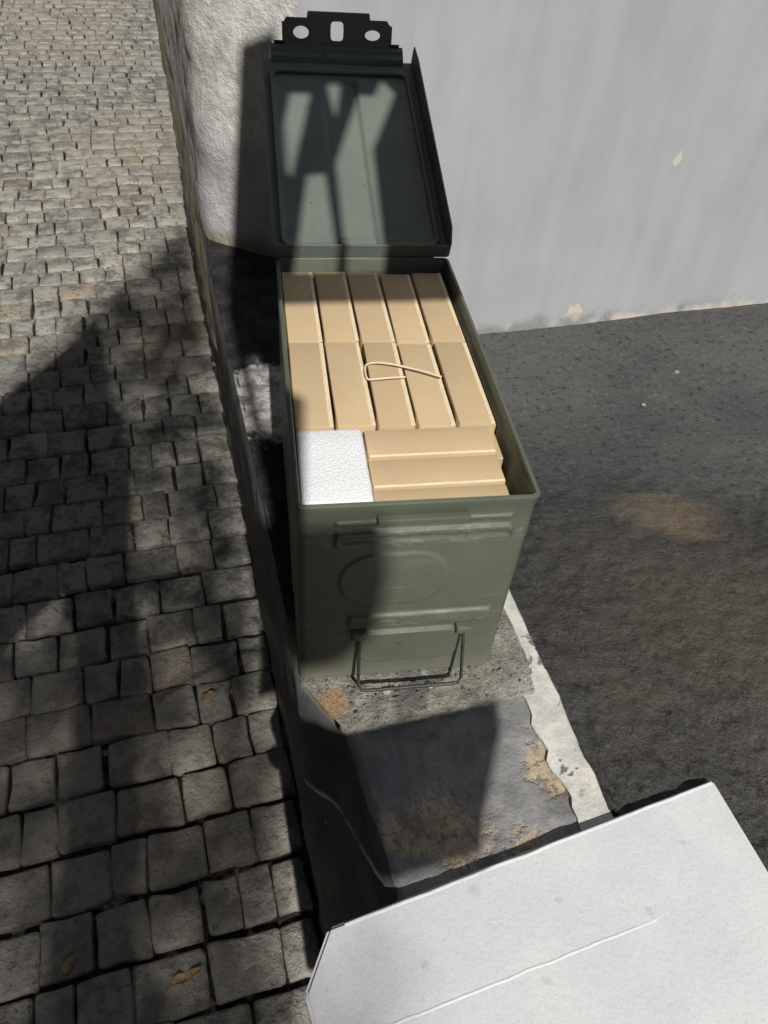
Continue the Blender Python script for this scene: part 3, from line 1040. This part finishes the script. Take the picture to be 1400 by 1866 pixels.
def scrap(x, y, z, lx, ly, rz, label, mat, seed, name='dry_leaf', cat='leaf'):
    V = []; Fc = []
    n = 6
    for j in range(n + 1):
        for i in range(n + 1):
            a, b = i / n * 2 - 1, j / n * 2 - 1
            k = math.sqrt(max(0, 1 - b * b * .85)) * (1 + .25 * nz(b + seed, 0, 0, 2))
            V.append((a * lx / 2 * k, b * ly / 2, .004 * nz(a + seed, b, 0, 1.5) + .003 * a * a))
    for j in range(n):
        for i in range(n):
            q = j * (n + 1) + i
            Fc.append((q, q + 1, q + n + 2, q + n + 1))
    b0 = len(V)
    V += [(v[0], v[1], v[2] - .0006) for v in V[:b0]]
    Fc += [tuple(b0 + q for q in reversed(f)) for f in Fc[:n * n]]
    o = mobj(name, V, Fc, M[mat])
    o.location = (x, y, z); o.rotation_euler = (R(random.uniform(-14, 14)), R(random.uniform(-14, 14)), rz)
    tag(o, label, cat)
    return o
scrap(-.134, -.088, ZS + .000, .036, .010, R(12), 'curled tan dry leaf in the joint near the bottom of the street', 'dry', 1)
scrap(-.118, .262, ZS + .005, .022, .010, R(12), 'small orange leaf scrap in a joint beside the low wall', 'dry', 2)
scrap(-.262, -.062, ZS + .004, .018, .012, R(60), 'orange leaf crumb in a shaded joint at bottom left', 'dry', 3)
scrap(-.004, -.255, -.02, .020, .05, R(20), 'crumpled clear film scrap hanging under the foam sheet corner', 'film', 4, 'film_scrap', 'film')

# ================================================================== SHADE BLOCKERS BEHIND THE VIEWER (made up, cut to cast wanted shadows)
U = Vector((math.cos(SUN_AZ), math.sin(SUN_AZ), 0)); VV = S.cross(U)
if VV.z < 0: VV = -VV
D = 2.3
def sp(u, v, d=None): return U * u + VV * v + S * (D if d is None else d)
shade_caster = empty('shade_post', sp(-.235, -1.177, .512))  # unseen, made up to shade the street, can, lid and ledge
tag(shade_caster, 'made-up dark post with cut panels behind the viewer, for shadows', 'shade_rig')
def tchild(o):
    o.parent = shade_caster; o.matrix_parent_inverse = Matrix.Translation(-shade_caster.location); return o
def leafcloud(name, test, box, n, size, seed, depth=.18, dist=None):
    D = dist if dist else globals()['D']
    rr = random.Random(seed); V = []; Fc = []
    k = 0; tries = 0
    while k < n and tries < n * 60:
        tries += 1
        u, v = rr.uniform(box[0], box[1]), rr.uniform(box[2], box[3])
        if not test(u, v): continue
        c = sp(u, v, D + rr.uniform(-depth, depth))
        a = Vector((rr.gauss(0, 1), rr.gauss(0, 1), rr.gauss(0, 1))).normalized()
        b = a.cross(Vector((rr.gauss(0, 1), rr.gauss(0, 1), rr.gauss(0, 1)))).normalized()
        q = size * rr.uniform(.7, 1.2); b0 = len(V)
        V += [c - a * q, c - a * q * .2 + b * q * .45, c + a * q, c - a * q * .2 - b * q * .45]
        Fc += [(b0, b0 + 1, b0 + 2, b0 + 3)]; k += 1
    return tag(tchild(mobj(name, V, Fc, M['leaf'], smooth=False)), kind='stuff')
def inpoly(P):
    def t(u, v):
        c = False
        for (x0, y0), (x1, y1) in zip(P, P[1:] + P[:1]):
            if (y0 > v) != (y1 > v) and u < (x1 - x0) * (v - y0) / (y1 - y0) + x0: c = not c
        return c
    return t

def blocker_panel(loops, d, th=.003):  # made-up panel, outline and holes cut as the shadow it throws
    bm = bmesh.new(); es = []
    for L_ in loops:
        vs = [bm.verts.new(sp(u, v, d)) for u, v in L_]
        es += [bm.edges.new((vs[i], vs[(i + 1) % len(vs)])) for i in range(len(vs))]
    bmesh.ops.triangle_fill(bm, edges=es, use_beauty=True, use_dissolve=False)
    g = bmesh.ops.extrude_face_region(bm, geom=list(bm.faces))
    for v in g['geom']:
        if isinstance(v, bmesh.types.BMVert): v.co += S * th
    return tchild(bobj('shade_panel', bm, M['panel_dark']))
blocker_panel([[(.000, .308), (.184, .306), (.198, .648), (.020, .648)],
        [(.112, .345), (.124, .485), (.160, .560), (.150, .578), (.138, .556), (.122, .558), (.086, .470), (.078, .345)],
        [(.072, .455), (.055, .452), (.030, .345), (.070, .345)],
        [(.052, .560), (.072, .560), (.040, .452), (.028, .470)],
        [(.092, .575), (.106, .575), (.094, .530)]], 1.0)
blocker_panel([[(-.025, .128), (.054, .126), (.062, .088), (.058, .040), (.030, .012), (-.025, .010)]], 2.1)
blocker_panel([[(.002, .03), (-.010, .176), (-.030, .40), (-.020, .50), (.012, .69), (.052, .69), (.040, .50), (.030, .36), (.016, .335), (-.012, .32), (-.004, .23), (.018, .215), (.002, .12)]], 1.2)
blocker_panel([[(-.02, -.040), (.156, -.030), (.150, -.050), (.108, -.114), (-.03, -.128)]], 1.0)
blocker_panel([[(-.80, .05), (-.485, .403), (-.316, .609), (-.285, .45), (-.255, .301), (-.222, .013), (-.255, -.09), (-.33, .035), (-.41, -.05), (-.80, -.12)]], 1.3)
# made-up post, shading a strip of street, and arms that hold the panels
bm = bmesh.new()
pd = lambda v: 1.73 + 1.035 * v
tp = [sp(u, v, pd(v)) for u, v in ((-.235, -1.19), (-.238, -.80), (-.240, -.38), (-.241, -.17), (-.252, .02), (-.272, .20), (-.285, .34))]
tube(bm, smooth_poly(tp, 2), .042, 12)
tchild(bobj('post', bm, M['bark'], None, True))
for q in ([(-.252, .02, 1.75), (-.15, .05, 1.95), (.00, .08, 2.105)], [(-.241, -.17, 1.55), (-.20, -.12, 1.4), (-.08, -.07, 1.1), (.02, -.07, 1.005)],
          [(-.275, .22, 1.95), (-.35, .28, 1.6), (-.40, .28, 1.305)], [(-.285, .33, 2.07), (-.15, .31, 1.6), (.01, .335, 1.005)], [(-.15, .31, 1.6), (-.08, .27, 1.4), (-.01, .26, 1.21)]):
    bm = bmesh.new()
    pts_ = smooth_poly([sp(u, v, d_) for u, v, d_ in q], 2)
    tube(bm, pts_, .003, 6)
    tchild(bobj('arm', bm, M['bark'], None, True))
# made-up crown farther off, outlined to put broken light on the near street
D1 = D
D = 6.5
shade_caster2 = empty('shade_crown', sp(-1.6, -7.0))
tag(shade_caster2, 'made-up thin leaf crown far behind the viewer, casting broken shade', 'shade_caster')
shade_caster = shade_caster2
CR = inpoly([(-.025, -.70), (-.03, .10), (-.07, .45), (-.12, .93), (-.485, .42), (-.85, .02), (-1.5, -.3), (-1.5, -1.0), (-.5, -1.1)])
leafcloud('shade_crown_leaves', CR, (-1.5, 0, -1.1, .95), 8200, .032, 9, .5)
leafcloud('shade_spray', inpoly([(-.06, -.10), (.075, -.10), (.05, -.16), (.02, -.26), (-.06, -.26)]), (-.06, .08, -.27, -.09), 16, .03, 12, .3)  # added leaves, placed to dim the left of the foam sheet
bm = bmesh.new()
pts_ = smooth_poly([sp(-1.6, -7.0), sp(-1.55, -4.0), sp(-1.5, -1.6), sp(-1.2, -.6)], 2)
tube(bm, pts_, .09, 12, radii=[lerp(.13, .02, i / (len(pts_) - 1)) for i in range(len(pts_))])
tchild(bobj('trunk', bm, M['bark'], None, True))
for q in ([(-1.5, -1.6), (-.9, -1.1), (-.4, -.7), (-.15, -.2)], [(-1.35, -1.0), (-1.0, -.5), (-.6, 0), (-.3, .4)]):
    bm = bmesh.new(); pts_ = smooth_poly([sp(u, v) for u, v in q], 2)
    tube(bm, pts_, .02, 6, radii=[lerp(.03, .004, i / (len(pts_) - 1)) for i in range(len(pts_))])
    tchild(bobj('branch', bm, M['bark'], None, True))
